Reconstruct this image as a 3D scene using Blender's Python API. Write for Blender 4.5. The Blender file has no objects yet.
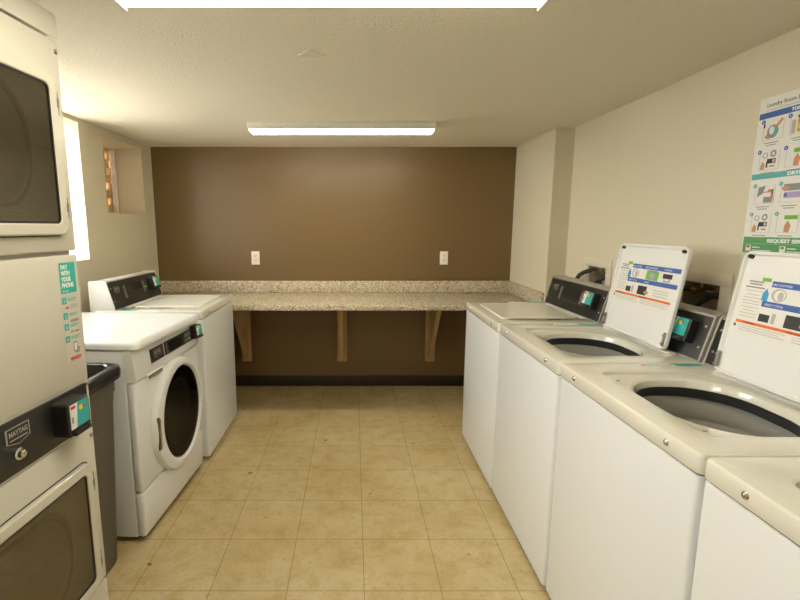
import bpy, bmesh, math, random
from mathutils import Matrix, Vector
random.seed(7)
SC = bpy.context.scene
COL = SC.collection
R = math.radians
PI = math.pi

# ------------------------------------------------------------------ camera
F_PX = 460.0
cam_d = bpy.data.cameras.new('camera')
cam_d.sensor_fit = 'HORIZONTAL'
cam_d.sensor_width = 36.0
cam_d.lens = 36.0 * F_PX / 800.0
cam_d.shift_x = 46.0 / 800.0
cam_d.clip_start = 0.02
cam = bpy.data.objects.new('camera', cam_d)
COL.objects.link(cam)
cam.location = (0, 0, 1.42)
cam.rotation_euler = (R(90) - math.atan(73.0 / F_PX), 0, 0)
SC.camera = cam

# ------------------------------------------------------------------ world, sun, exposure
W = bpy.data.worlds.new('world'); SC.world = W
W.use_nodes = True
bg = W.node_tree.nodes['Background']
bg.inputs[0].default_value = (1.0, 0.99, 0.97, 1)
bg.inputs[1].default_value = 14.5
sun_d = bpy.data.lights.new('sun', 'SUN')
sun_d.energy = 40.0; sun_d.angle = R(0.6); sun_d.color = (1.0, 0.96, 0.9)
sun = bpy.data.objects.new('sun', sun_d); COL.objects.link(sun)
sun.rotation_euler = Vector((0.12, 1.0, -0.42)).to_track_quat('-Z', 'Y').to_euler()
SC.view_settings.view_transform = 'Standard'
SC.view_settings.look = 'None'
SC.view_settings.gamma = 1.0
SC.view_settings.exposure = 0.12
FRONT_LAMP = 6.5
BACK_LAMP = 17.0

# ------------------------------------------------------------------ materials
def mat(name, col, rough=0.5, metal=0.0, bump=0.0, bscale=60.0, var=0.0, vscale=4.0, coat=0.0, emit=None, estr=0.0, spec=0.5):
    m = bpy.data.materials.new(name); m.use_nodes = True
    nt = m.node_tree; p = nt.nodes['Principled BSDF']
    p.inputs['Base Color'].default_value = (*col, 1)
    p.inputs['Roughness'].default_value = rough
    p.inputs['Metallic'].default_value = metal
    p.inputs['Specular IOR Level'].default_value = spec
    if coat:
        p.inputs['Coat Weight'].default_value = coat
        p.inputs['Coat Roughness'].default_value = 0.08
    tc = nt.nodes.new('ShaderNodeTexCoord')
    if var:
        n = nt.nodes.new('ShaderNodeTexNoise'); n.inputs['Scale'].default_value = vscale
        n.inputs['Detail'].default_value = 5
        nt.links.new(tc.outputs['Object'], n.inputs['Vector'])
        mx = nt.nodes.new('ShaderNodeMix'); mx.data_type = 'RGBA'
        mx.inputs[6].default_value = (*[c * (1 - var) for c in col], 1)
        mx.inputs[7].default_value = (*[min(1, c * (1 + var)) for c in col], 1)
        nt.links.new(n.outputs['Fac'], mx.inputs[0])
        nt.links.new(mx.outputs[2], p.inputs['Base Color'])
    if bump:
        n = nt.nodes.new('ShaderNodeTexNoise'); n.inputs['Scale'].default_value = bscale
        n.inputs['Detail'].default_value = 3
        nt.links.new(tc.outputs['Object'], n.inputs['Vector'])
        b = nt.nodes.new('ShaderNodeBump'); b.inputs['Strength'].default_value = bump
        b.inputs['Distance'].default_value = 0.004
        nt.links.new(n.outputs['Fac'], b.inputs['Height'])
        nt.links.new(b.outputs[0], p.inputs['Normal'])
    if emit:
        p.inputs['Emission Color'].default_value = (*emit, 1)
        p.inputs['Emission Strength'].default_value = estr
    return m

M = {}
M['wall'] = mat('cream_wall_paint', (0.68, 0.62, 0.465), 0.6, bump=0.25, bscale=90)
M['brown'] = mat('brown_wall_paint', (0.168, 0.102, 0.034), 0.40, spec=0.65, bump=0.35, bscale=110)
M['ceiling'] = mat('ceiling_paint', (0.78, 0.735, 0.61), 0.85, bump=0.8, bscale=130)
M['enamel'] = mat('white_enamel', (0.78, 0.80, 0.80), 0.32, bump=0.03, bscale=250, coat=0.25)
M['deck'] = mat('white_porcelain_deck', (0.70, 0.68, 0.585), 0.16, coat=0.5)
M['lidwhite'] = mat('white_lid_enamel', (0.72, 0.70, 0.61), 0.14)
M['whiteplastic'] = mat('white_plastic', (0.78, 0.78, 0.75), 0.38)
M['cream'] = mat('almond_enamel', (0.60, 0.575, 0.49), 0.36, bump=0.03, bscale=250, coat=0.2)
M['seam'] = mat('dark_seam', (0.08, 0.075, 0.07), 0.6)
M['black'] = mat('black_plastic', (0.018, 0.017, 0.016), 0.38, bump=0.05, bscale=300)
M['blackgloss'] = mat('black_gloss', (0.012, 0.012, 0.013), 0.12)
M['capgrey'] = mat('grey_end_cap', (0.36, 0.345, 0.31), 0.4)
M['keygrey'] = mat('grey_keypad', (0.20, 0.185, 0.165), 0.45)
M['plate'] = mat('badge_plate', (0.10, 0.095, 0.09), 0.4)
M['chrome'] = mat('chrome', (0.62, 0.60, 0.56), 0.22, metal=1.0)
M['badge_silver'] = mat('badge_silver', (0.50, 0.48, 0.43), 0.3, metal=0.6)
M['teal'] = mat('teal_print', (0.03, 0.42, 0.36), 0.45)
M['tealband'] = mat('teal_band_print', (0.10, 0.43, 0.42), 0.45)
M['paper'] = mat('white_paper', (0.78, 0.77, 0.72), 0.5)
M['white'] = mat('white_print', (0.85, 0.85, 0.84), 0.5)
M['red'] = mat('red_print', (0.62, 0.03, 0.03), 0.5)
M['orange'] = mat('orange_print', (0.82, 0.17, 0.02), 0.5)
M['blue'] = mat('blue_print', (0.05, 0.13, 0.42), 0.5)
M['skyblue'] = mat('light_blue_print', (0.06, 0.35, 0.62), 0.5)
M['green'] = mat('green_print', (0.10, 0.33, 0.12), 0.5)
M['lime'] = mat('lime_print', (0.16, 0.48, 0.05), 0.5)
M['yellow'] = mat('yellow_print', (0.75, 0.65, 0.03), 0.5)
M['lilac'] = mat('lilac_print', (0.42, 0.33, 0.55), 0.5)
M['skin'] = mat('skin_tone_print', (0.60, 0.28, 0.14), 0.5)
M['inkgrey'] = mat('grey_ink', (0.30, 0.29, 0.27), 0.5)
M['inklight'] = mat('light_grey_ink', (0.47, 0.46, 0.43), 0.5)
M['ink'] = mat('black_ink', (0.03, 0.03, 0.03), 0.5)
M['printgrey'] = mat('picture_grey', (0.25, 0.27, 0.28), 0.5)
M['wood'] = mat('pine_wood', (0.50, 0.335, 0.165), 0.55, var=0.25, vscale=9, bump=0.1, bscale=40)
M['baseboard'] = mat('dark_rubber_base', (0.028, 0.018, 0.013), 0.4)
M['ivory'] = mat('ivory_plastic', (0.80, 0.76, 0.66), 0.35)
M['slot'] = mat('socket_slot', (0.05, 0.045, 0.04), 0.6)
M['basket'] = mat('washer_basket', (0.56, 0.54, 0.49), 0.35, bump=0.05, bscale=120)
M['gasket'] = mat('tub_black', (0.022, 0.023, 0.022), 0.5)
M['rubber'] = mat('black_rubber_hose', (0.02, 0.02, 0.022), 0.4)
M['brass'] = mat('aged_brass', (0.35, 0.24, 0.12), 0.4, metal=0.8)
M['boxmetal'] = mat('painted_box_trim', (0.70, 0.63, 0.50), 0.45)
M['boxin'] = mat('box_inside', (0.50, 0.42, 0.30), 0.6, var=0.3, vscale=14)
M['bin'] = mat('grey_bin_plastic', (0.090, 0.080, 0.064), 0.42, bump=0.5, bscale=28)
M['liner'] = mat('black_bin_liner', (0.02, 0.02, 0.022), 0.07, bump=0.25, bscale=30)
M['fixture'] = mat('white_fixture_metal', (0.75, 0.72, 0.64), 0.4)
M['frame'] = mat('white_window_frame', (0.75, 0.73, 0.68), 0.4)
M['mark'] = mat('hinge_metal', (0.30, 0.285, 0.25), 0.35, metal=0.8)
M['mortar'] = mat('mortar', (0.45, 0.42, 0.38), 0.9)
M['brickA'] = mat('sand_brick', (0.66, 0.45, 0.23), 0.85, var=0.4, vscale=16, bump=0.5, bscale=60)
M['outground'] = mat('outside_concrete', (0.42, 0.40, 0.37), 0.9, var=0.15, vscale=3)
M['lampglow_front'] = mat('lit_diffuser_front', (0.9, 0.88, 0.8), 0.5, emit=(1.0, 0.92, 0.74), estr=FRONT_LAMP)
M['lampglow_back'] = mat('lit_diffuser_back', (0.9, 0.88, 0.8), 0.5, emit=(1.0, 0.92, 0.74), estr=BACK_LAMP)
M['greenled'] = mat('green_led', (0.05, 0.5, 0.08), 0.4, emit=(0.1, 1.0, 0.15), estr=0.6)

def floor_material():
    m = bpy.data.materials.new('vinyl_floor_tiles'); m.use_nodes = True
    nt = m.node_tree; N = nt.nodes; L = nt.links; p = N['Principled BSDF']
    tc = N.new('ShaderNodeTexCoord')
    mp = N.new('ShaderNodeMapping'); mp.inputs['Location'].default_value = (-0.040 + 0.0, -1.615, 0)
    L.new(tc.outputs['Object'], mp.inputs['Vector'])
    br = N.new('ShaderNodeTexBrick')
    br.offset = 0.0; br.squash = 1.0
    br.inputs['Scale'].default_value = 1.0
    br.inputs['Brick Width'].default_value = 0.3048
    br.inputs['Row Height'].default_value = 0.3048
    br.inputs['Mortar Size'].default_value = 0.0014
    br.inputs['Mortar Smooth'].default_value = 0.15
    br.inputs['Color1'].default_value = (0.60, 0.49, 0.275, 1)
    br.inputs['Color2'].default_value = (0.63, 0.52, 0.30, 1)
    br.inputs['Mortar'].default_value = (0.27, 0.19, 0.085, 1)
    L.new(mp.outputs[0], br.inputs['Vector'])
    def noise(sc, det=6, rough=0.6):
        n = N.new('ShaderNodeTexNoise'); n.inputs['Scale'].default_value = sc
        n.inputs['Detail'].default_value = det; n.inputs['Roughness'].default_value = rough
        L.new(tc.outputs['Object'], n.inputs['Vector']); return n
    def ramp(n, a, b, ca, cb):
        r = N.new('ShaderNodeValToRGB'); r.color_ramp.elements[0].position = a; r.color_ramp.elements[1].position = b
        r.color_ramp.elements[0].color = (*ca, 1); r.color_ramp.elements[1].color = (*cb, 1)
        L.new(n.outputs['Fac'], r.inputs[0]); return r
    def mul(c, r):
        x = N.new('ShaderNodeMix'); x.data_type = 'RGBA'; x.blend_type = 'MULTIPLY'; x.inputs[0].default_value = 1
        L.new(c, x.inputs[6]); L.new(r.outputs[0], x.inputs[7]); return x.outputs[2]
    c = mul(br.outputs['Color'], ramp(noise(2.3), 0.34, 0.60, (0.86, 0.80, 0.68), (1, 1, 1)))
    c = mul(c, ramp(noise(11, 8, 0.7), 0.30, 0.55, (0.82, 0.74, 0.58), (1, 1, 1)))
    c = mul(c, ramp(noise(55, 3, 0.5), 0.25, 0.42, (0.80, 0.74, 0.66), (1, 1, 1)))
    n4 = noise(19, 2, 0.4)
    c = mul(c, ramp(n4, 0.235, 0.27, (0.45, 0.36, 0.24), (1, 1, 1)))
    L.new(c, p.inputs['Base Color'])
    rr = N.new('ShaderNodeMapRange'); rr.inputs[3].default_value = 0.28; rr.inputs[4].default_value = 0.5
    L.new(noise(4).outputs['Fac'], rr.inputs[0]); L.new(rr.outputs[0], p.inputs['Roughness'])
    b = N.new('ShaderNodeBump'); b.inputs['Strength'].default_value = 0.3; b.inputs['Distance'].default_value = 0.002
    b.invert = True
    L.new(br.outputs['Fac'], b.inputs['Height']); L.new(b.outputs[0], p.inputs['Normal'])
    return m
M['floor'] = floor_material()

def granite_material():
    m = bpy.data.materials.new('speckled_beige_stone'); m.use_nodes = True
    nt = m.node_tree; N = nt.nodes; L = nt.links; p = N['Principled BSDF']
    tc = N.new('ShaderNodeTexCoord')
    v = N.new('ShaderNodeTexVoronoi'); v.inputs['Scale'].default_value = 150
    L.new(tc.outputs['Object'], v.inputs['Vector'])
    sep = N.new('ShaderNodeSeparateColor'); L.new(v.outputs['Color'], sep.inputs[0])
    r = N.new('ShaderNodeValToRGB'); r.color_ramp.interpolation = 'CONSTANT'
    e = r.color_ramp.elements
    e[0].position = 0.0; e[0].color = (0.26, 0.19, 0.115, 1)
    e[1].position = 0.12; e[1].color = (0.45, 0.37, 0.25, 1)
    for q, cc in ((0.35, (0.54, 0.46, 0.33, 1)), (0.62, (0.60, 0.52, 0.38, 1)), (0.85, (0.76, 0.70, 0.58, 1))):
        x = e.new(q); x.color = cc
    L.new(sep.outputs[0], r.inputs[0])
    L.new(r.outputs[0], p.inputs['Base Color'])
    p.inputs['Roughness'].default_value = 0.22
    return m
M['granite'] = granite_material()

def glass_material(name, tint, mixf, gloss_rough, gloss_col):
    m = bpy.data.materials.new(name); m.use_nodes = True
    nt = m.node_tree; N = nt.nodes; L = nt.links
    out = N['Material Output']; N.remove(N['Principled BSDF'])
    tr = N.new('ShaderNodeBsdfTransparent'); tr.inputs[0].default_value = (*tint, 1)
    gl = N.new('ShaderNodeBsdfGlossy'); gl.inputs['Roughness'].default_value = gloss_rough
    gl.inputs[0].default_value = (*gloss_col, 1)
    mx = N.new('ShaderNodeMixShader'); mx.inputs[0].default_value = mixf
    L.new(tr.outputs[0], mx.inputs[1]); L.new(gl.outputs[0], mx.inputs[2]); L.new(mx.outputs[0], out.inputs[0])
    return m
M['dryerglass'] = glass_material('tinted_dryer_glass', (0.62, 0.60, 0.55), 0.16, 0.06, (0.9, 0.88, 0.82))
M['washglass'] = glass_material('dark_washer_glass', (0.10, 0.09, 0.07), 0.06, 0.08, (0.9, 0.9, 0.9))
M['pane'] = glass_material('window_glass', (0.96, 0.97, 0.97), 0.05, 0.02, (1, 1, 1))
M['dryerin'] = mat('dryer_door_liner', (0.30, 0.28, 0.225), 0.45)
M['dryerbowl'] = mat('dryer_door_bowl', (0.18, 0.165, 0.13), 0.35)

# ------------------------------------------------------------------ mesh helpers
def rr(cx, cy, hx, hy, rx, ry=None, K=8):
    """rounded rectangle loop (or an ellipse when rx=hx, ry=hy), counter-clockwise"""
    if ry is None: ry = rx
    rx = min(rx, hx); ry = min(ry, hy)
    pts = []
    for q, (sx, sy) in enumerate(((1, 1), (-1, 1), (-1, -1), (1, -1))):
        ox, oy = cx + sx * (hx - rx), cy + sy * (hy - ry)
        for k in range(K + 1):
            a = PI / 2 * q + PI / 2 * k / K
            pts.append((ox + rx * math.cos(a), oy + ry * math.sin(a)))
    return pts

class MB:
    def __init__(s): s.bm = bmesh.new(); s.mats = []
    def mi(s, m):
        if m is None: return 0
        if m not in s.mats: s.mats.append(m)
        return s.mats.index(m)
    def loft(s, rings, cap0=True, cap1=True, m=None, X=None, close=True):
        i = s.mi(m); V = []
        for rg in rings:
            V.append([s.bm.verts.new(X @ Vector(p) if X is not None else Vector(p)) for p in rg])
        n = len(V[0])
        for a, b in zip(V, V[1:]):
            for k in range(n if close else n - 1):
                j = (k + 1) % n
                f = s.bm.faces.new((a[k], a[j], b[j], b[k])); f.material_index = i
        if cap0: f = s.bm.faces.new(V[0][::-1]); f.material_index = i
        if cap1: f = s.bm.faces.new(V[-1]); f.material_index = i
        return s
    def box(s, x0, x1, y0, y1, z0, z1, b=0.0, m=None, X=None):
        cx, cy, hx, hy = (x0 + x1) / 2, (y0 + y1) / 2, (x1 - x0) / 2, (y1 - y0) / 2
        if b <= 0:
            q = [(x0, y0), (x1, y0), (x1, y1), (x0, y1)]
            return s.loft([[(x, y, z0) for x, y in q], [(x, y, z1) for x, y in q]], m=m, X=X)
        b = min(b, hx * .95, hy * .95, (z1 - z0) * .49)
        rings = []
        for z, ins in ((z0, b), (z0 + b * .3, b * .3), (z0 + b, 0), (z1 - b, 0), (z1 - b * .3, b * .3), (z1, b)):
            rings.append([(x, y, z) for x, y in rr(cx, cy, hx - ins, hy - ins, max(b - ins, b * .15), K=3)])
        return s.loft(rings, m=m, X=X)
    def prism(s, poly, a, b, axis='x', m=None, X=None):
        """poly in the two other axes, extruded along axis from a to b"""
        def P(u, v, w): return {'x': (w, u, v), 'y': (u, w, v), 'z': (u, v, w)}[axis]
        return s.loft([[P(u, v, a) for u, v in poly], [P(u, v, b) for u, v in poly]], m=m, X=X)
    def cyl(s, p0, p1, r0, r1=None, n=20, m=None, X=None, cap=True):
        r1 = r0 if r1 is None else r1
        p0, p1 = Vector(p0), Vector(p1); d = (p1 - p0).normalized()
        u = d.orthogonal().normalized(); v = d.cross(u)
        rg = [[p + (u * math.cos(2 * PI * k / n) + v * math.sin(2 * PI * k / n)) * r for k in range(n)] for p, r in ((p0, r0), (p1, r1))]
        return s.loft(rg, cap, cap, m, X)
    def lathe(s, prof, c=(0, 0), n=40, m=None, X=None, cap0=False, cap1=False, ex=1.0):
        rg = [[(c[0] + r * math.cos(2 * PI * k / n), c[1] + ex * r * math.sin(2 * PI * k / n), z) for k in range(n)] for r, z in prof]
        return s.loft(rg, cap0, cap1, m, X)
    def tube(s, pts, r, n=10, m=None, X=None, sm=4):
        P = [Vector(p) for p in pts]; Q = []
        for i in range(len(P) - 1):
            a = P[max(i - 1, 0)]; b = P[i]; c = P[i + 1]; d = P[min(i + 2, len(P) - 1)]
            for k in range(sm):
                t = k / sm
                Q.append(0.5 * ((2 * b) + (-a + c) * t + (2 * a - 5 * b + 4 * c - d) * t * t + (-a + 3 * b - 3 * c + d) * t ** 3))
        Q.append(P[-1]); rg = []; u = None
        for i, q in enumerate(Q):
            d = (Q[min(i + 1, len(Q) - 1)] - Q[max(i - 1, 0)]).normalized()
            if u is None: u = d.orthogonal().normalized()
            u = (u - d * u.dot(d)).normalized(); v = d.cross(u)
            rg.append([q + (u * math.cos(2 * PI * k / n) + v * math.sin(2 * PI * k / n)) * r for k in range(n)])
        return s.loft(rg, m=m, X=X)
    def plate(s, loop, w0, w1, m=None, X=None):
        return s.loft([[(u, v, w0) for u, v in loop], [(u, v, w1) for u, v in loop]], m=m, X=X)
    def rect(s, u0, u1, v0, v1, m, X, w=0.0006, w0=0.0):
        return s.plate([(u0, v0), (u1, v0), (u1, v1), (u0, v1)], w0, w, m, X)
    def disc(s, u, v, r, m, X, w=0.0008, ry=None, w0=0.0):
        return s.plate([(u + r * math.cos(a), v + (ry or r) * math.sin(a)) for a in [2 * PI * k / 20 for k in range(20)]], w0, w, m, X)
    def ring(s, u, v, r, r2, m, X, w=0.0008, w0=0.0, ratio=1.0):
        n = 28; A = [2 * PI * k / n for k in range(n)]
        f = lambda q, ww: [(u + q * math.cos(a), v + q * ratio * math.sin(a), ww) for a in A]
        return s.loft([f(r, w0), f(r, w), f(r2, w), f(r2, w0)], False, False, m, X)
    def text(s, body, u, v, size, m, X, w=0.0008, ext=0.0002, width=None, align='LEFT', bold=0.0):
        cu = bpy.data.curves.new('t', 'FONT'); cu.body = body; cu.size = size; cu.align_x = align
        cu.extrude = ext; cu.offset = bold; cu.resolution_u = 3
        o = bpy.data.objects.new('t', cu); COL.objects.link(o)
        dg = bpy.context.evaluated_depsgraph_get(); dg.update()
        me = bpy.data.meshes.new_from_object(o.evaluated_get(dg))
        sx = 1.0
        if width and me.vertices:
            xs = [q.co.x for q in me.vertices]; sx = width / max(1e-6, max(xs) - min(xs))
        i = s.mi(m); T = X @ Matrix.Translation((u, v, w)) @ Matrix.Diagonal((sx, 1, 1, 1))
        vs = [s.bm.verts.new(T @ q.co) for q in me.vertices]
        for f in me.polygons:
            try:
                nf = s.bm.faces.new([vs[k] for k in f.vertices]); nf.material_index = i
            except ValueError: pass
        bpy.data.objects.remove(o); bpy.data.curves.remove(cu); bpy.data.meshes.remove(me)
        return s
    def build(s, name, m=None, parent=None, smooth=True, ang=32):
        me = bpy.data.meshes.new(name)
        bmesh.ops.recalc_face_normals(s.bm, faces=s.bm.faces[:])
        s.bm.to_mesh(me); s.bm.free()
        if s.mats:
            for x in s.mats: me.materials.append(x)
        else: me.materials.append(m)
        if smooth:
            me.polygons.foreach_set('use_smooth', [True] * len(me.polygons))
            me.set_sharp_from_angle(angle=R(ang))
        o = bpy.data.objects.new(name, me); COL.objects.link(o)
        if parent is not None: o.parent = parent
        return o

def tag(o, label=None, cat=None, group=None, kind=None):
    if label: o['label'] = label
    if cat: o['category'] = cat
    if group: o['group'] = group
    if kind: o['kind'] = kind
    return o
def empty(name, loc, rz=0.0, label=None, cat=None, group=None):
    o = bpy.data.objects.new(name, None); COL.objects.link(o)
    o.location = loc; o.rotation_euler = (0, 0, rz); o.empty_display_size = 0.1
    return tag(o, label, cat, group)
def struct(o, label=None): o['kind'] = 'structure'; return tag(o, label)
def frame(o, u, v):
    """matrix whose local x, y run along u, v and local z is the outward normal"""
    o, u, v = Vector(o), Vector(u).normalized(), Vector(v).normalized()
    w = u.cross(v); m = Matrix((u, v, w)).transposed().to_4x4(); m.translation = o
    return m
def copy_tree(o, parent=None):
    c = o.copy(); COL.objects.link(c)
    if parent is not None: c.parent = parent
    for ch in list(o.children): copy_tree(ch, c)
    return c

# ------------------------------------------------------------------ room shell
XL, XR, YB, YF, ZC = -1.70, 1.49, 3.995, -1.7, 2.08
T = 0.25
struct(MB().box(XL - T, XR + T, YF - T, YB + T, -0.1, 0).build('floor', M['floor'], smooth=False))
struct(MB().box(XL - T, XR + T, YF - T, YB + T, ZC, ZC + 0.15).build('ceiling', M['ceiling'], smooth=False))
struct(MB().box(XL - T, XR + T, YB, YB + T, 0, ZC).build('wall_back', M['brown'], smooth=False))

def wall_x(name, xin, xout, y0, y1, z0, z1, holes, m, back=None):
    """wall slab with rectangular holes (ya, yb, za, zb), every opening through or down to 'back'"""
    ys = sorted({y0, y1, *[h[0] for h in holes], *[h[1] for h in holes]})
    zs = sorted({z0, z1, *[h[2] for h in holes], *[h[3] for h in holes]})
    bm = bmesh.new(); vd = {}
    def V(x, y, z):
        k = (round(x, 5), round(y, 5), round(z, 5))
        if k not in vd: vd[k] = bm.verts.new(k)
        return vd[k]
    def solid(i, j):
        if i < 0 or j < 0 or i >= len(ys) - 1 or j >= len(zs) - 1: return False
        yc, zc = (ys[i] + ys[i + 1]) / 2, (zs[j] + zs[j + 1]) / 2
        return not any(h[0] < yc < h[1] and h[2] < zc < h[3] for h in holes)
    for i in range(len(ys) - 1):
        for j in range(len(zs) - 1):
            if not solid(i, j): continue
            a, b, c, d = ys[i], ys[i + 1], zs[j], zs[j + 1]
            for x in (xin, xout): bm.faces.new((V(x, a, c), V(x, b, c), V(x, b, d), V(x, a, d)))
            for (di, dj, p, q) in ((-1, 0, (a, c), (a, d)), (1, 0, (b, c), (b, d)), (0, -1, (a, c), (b, c)), (0, 1, (a, d), (b, d))):
                if not solid(i + di, j + dj):
                    bm.faces.new((V(xin, *p), V(xin, *q), V(xout, *q), V(xout, *p)))
    bmesh.ops.recalc_face_normals(bm, faces=bm.faces[:])
    me = bpy.data.meshes.new(name); bm.to_mesh(me); bm.free(); me.materials.append(m)
    o = bpy.data.objects.new(name, me); COL.objects.link(o); return struct(o)

WIN1 = (1.90, 2.965, 1.215, 2.055)
ADDED_WIN = (-0.75, 0.15, 1.215, 2.055)  # unseen window added behind the camera to daylight the washer fronts
WIN2 = (3.235, 3.815, 1.518, 2.035)
wall_x('wall_left', XL, XL - T, YF, YB, 0, ZC, [WIN1, WIN2, ADDED_WIN], M['wall'])
BOX1 = (2.705, 2.905, 0.98, 1.180)
BOX2 = (1.85, 2.065, 0.98, 1.185)
wall_x('wall_right', XR, XR + T, YF, YB, 0, ZC, [BOX1, BOX2], M['wall'])
struct(MB().box(1.36, XR, 3.235, YB, 0, ZC).build('wall_right_pier', M['wall'], smooth=False))
DOOR = (-0.35, 0.65, 0.0, 1.98)
def rear_wall():
    b = MB()
    b.box(XL - T, DOOR[0], YF - T, YF, 0, ZC); b.box(DOOR[1], XR + T, YF - T, YF, 0, ZC); b.box(DOOR[0], DOOR[1], YF - T, YF, DOOR[3], ZC)
    struct(b.build('wall_front', M['wall'], smooth=False))
rear_wall()
def rear_door():
    b = MB(); b.box(DOOR[0] + .004, DOOR[1] - .004, YF - .10, YF - .06, .006, DOOR[3] - .004, .003)
    d = struct(b.build('door_1', M['frame']))
    b = MB(); b.cyl((DOOR[0] + .08, YF - .06, .98), (DOOR[0] + .08, YF - .01, .98), .011); b.cyl((DOOR[0] + .08, YF - .015, .98), (DOOR[0] + .20, YF - .015, .98), .009)
    b.build('door_handle', M['chrome'], d)
    b = MB(); b.box(DOOR[0] - .06, DOOR[0], YF, YF + .012, 0, DOOR[3] + .06, .002); b.box(DOOR[1], DOOR[1] + .06, YF, YF + .012, 0, DOOR[3] + .06, .002); b.box(DOOR[0], DOOR[1], YF, YF + .012, DOOR[3], DOOR[3] + .06, .002)
    struct(b.build('trim_1', M['frame']))
rear_door()
struct(MB().box(-4, 6, -5.3, -5.0, -0.1, 4.3).build('added_sun_block', M['wall'], smooth=False))  # unseen wall added to keep sun out of the door opening
struct(MB().box(-30, 30, -30, 30, -0.14, -0.101).build('ground', M['outground'], smooth=False))
struct(MB().box(-1.64, 1.36, YB - 0.008, YB, 0, 0.098, 0.003).build('baseboard_back', M['baseboard']))
struct(MB().box(XL, XL + 0.008, YF, YB, 0, 0.098, 0.003).build('baseboard_left', M['baseboard']))
struct(MB().box(XR - 0.008, XR, YF, 3.235, 0, 0.098, 0.003).build('baseboard_right', M['baseboard']))

def window(n, w, mull, t=0.035):
    y0, y1, z0, z1 = w; x = XL - T
    fr = MB()
    fr.box(x, x + .04, y0, y0 + t, z0, z1); fr.box(x, x + .04, y1 - t, y1, z0, z1)
    fr.box(x, x + .04, y0 + t, y1 - t, z0, z0 + t); fr.box(x, x + .04, y0 + t, y1 - t, z1 - t, z1)
    for k in range(1, mull + 1):
        yy = y0 + (y1 - y0) * k / (mull + 1); fr.box(x + .005, x + .035, yy - .012, yy + .012, z0 + t, z1 - t)
    o = struct(fr.build('window_%d' % n, M['frame'], smooth=False))
    MB().box(x + .016, x + .020, y0 + t, y1 - t, z0 + t, z1 - t).build('pane', M['pane'], o, smooth=False)
window(1, WIN1, 1)
window(2, WIN2, 0, 0.008)
window(3, ADDED_WIN, 1)  # the added window, out of view
# openwork brick screen outside the second window
def brick_screen():
    b = MB(); x0, x1 = XL - T - 0.10, XL - T - 0.004
    z = -0.1; row = 0
    while z < 2.3:
        y = 2.98 + (0.075 if row % 2 else 0)
        while y < 4.2:
            dx = random.uniform(-.02, 0)
            b.box(x0, x1 + dx, y, y + 0.100, z, z + 0.058, 0.005)
            y += 0.15
        z += 0.0585; row += 1
    b.box(x0 + .005, x0 + .03, 2.98, 4.2, -.1, 1.3)
    return b.build('brick_screen', M['brickA'])
tag(brick_screen(), 'sand-coloured openwork brick screen seen outside the small recessed window', 'brick screen')

# ------------------------------------------------------------------ ceiling lamps and patch
def ceiling_lamp(name_lab, xc, y0, y1, hz, m, wide):
    t = empty('ceiling_light', (xc, (y0 + y1) / 2, ZC), 0, name_lab, 'ceiling light', None)
    d = (y1 - y0) / 2; w = 0.602
    if wide:
        b = MB(); z = -hz
        b.box(-w, w, -d + .003, d - .003, -0.03, 0.0)
        for sx in (-1, 1): b.box(sx * w - .008 - .008 * sx, sx * w + .008 - .008 * sx, -d, d, z - .002, -0.0302)
        b.build('housing', M['fixture'], t, smooth=False)
        MB().prism([(-d + .004, -.0304), (-d + .012, z + .006), (-d + .03, z), (d - .03, z), (d - .012, z + .006), (d - .004, -.0304)], -w + .017, w - .017, 'x').build('diffuser', m, t)
    else:
        b = MB()
        b.box(-w, w, -d, d, -0.016, 0.0)
        b.prism([(-d, -.016), (-d + .004, -.043), (d - .055, -.043), (d - .055, -.016)], -w + .004, w - .004, 'x')
        b.build('housing', M['fixture'], t, smooth=False)
        MB().prism([(-d + .006, -.0435), (-d + .012, -hz + .003), (-d + .025, -hz), (d - .02, -hz), (d - .004, -hz + .008), (d - .002, -.017), (d - .05, -.017), (d - .05, -.0435)], -w + .012, w - .012, 'x').build('diffuser', m, t)
        for sx in (-1, 1):
            MB().prism([(-d, -.016), (-d + .012, -hz - .002), (d - .008, -hz - .002), (d, -.016)], sx * w, sx * (w - .012), 'x').build('end_cap', M['fixture'], t, smooth=False)
    return t
ceiling_lamp('wide lit ceiling light nearest the camera, cut by the top of the photo', -0.062, 0.80, 1.43, 0.05, M['lampglow_front'], True)
ceiling_lamp('slim white fluorescent ceiling light near the brown wall', -0.079, 3.06, 3.215, 0.052, M['lampglow_back'], False)

def patch():
    b = MB(); n = 26
    rad = [0.045 * (1 + 0.18 * math.sin(3 * a) + 0.1 * math.sin(7 * a)) for a in [2 * PI * k / n for k in range(n)]]
    def ring(f, z): return [(rad[k] * f * math.cos(2 * PI * k / n), 0.8 * rad[k] * f * math.sin(2 * PI * k / n), z) for k in range(n)]
    b.loft([ring(1, 0), ring(.96, -.005), ring(.8, -.006), ring(.72, -.002), ring(.3, -.003)], True, True)
    o = b.build('ceiling_patch', M['ceiling']); o.location = (-0.165, 1.90, ZC)
    tag(o, 'small round peeling patch on the ceiling between the two lights', 'ceiling patch')
patch()

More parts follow.
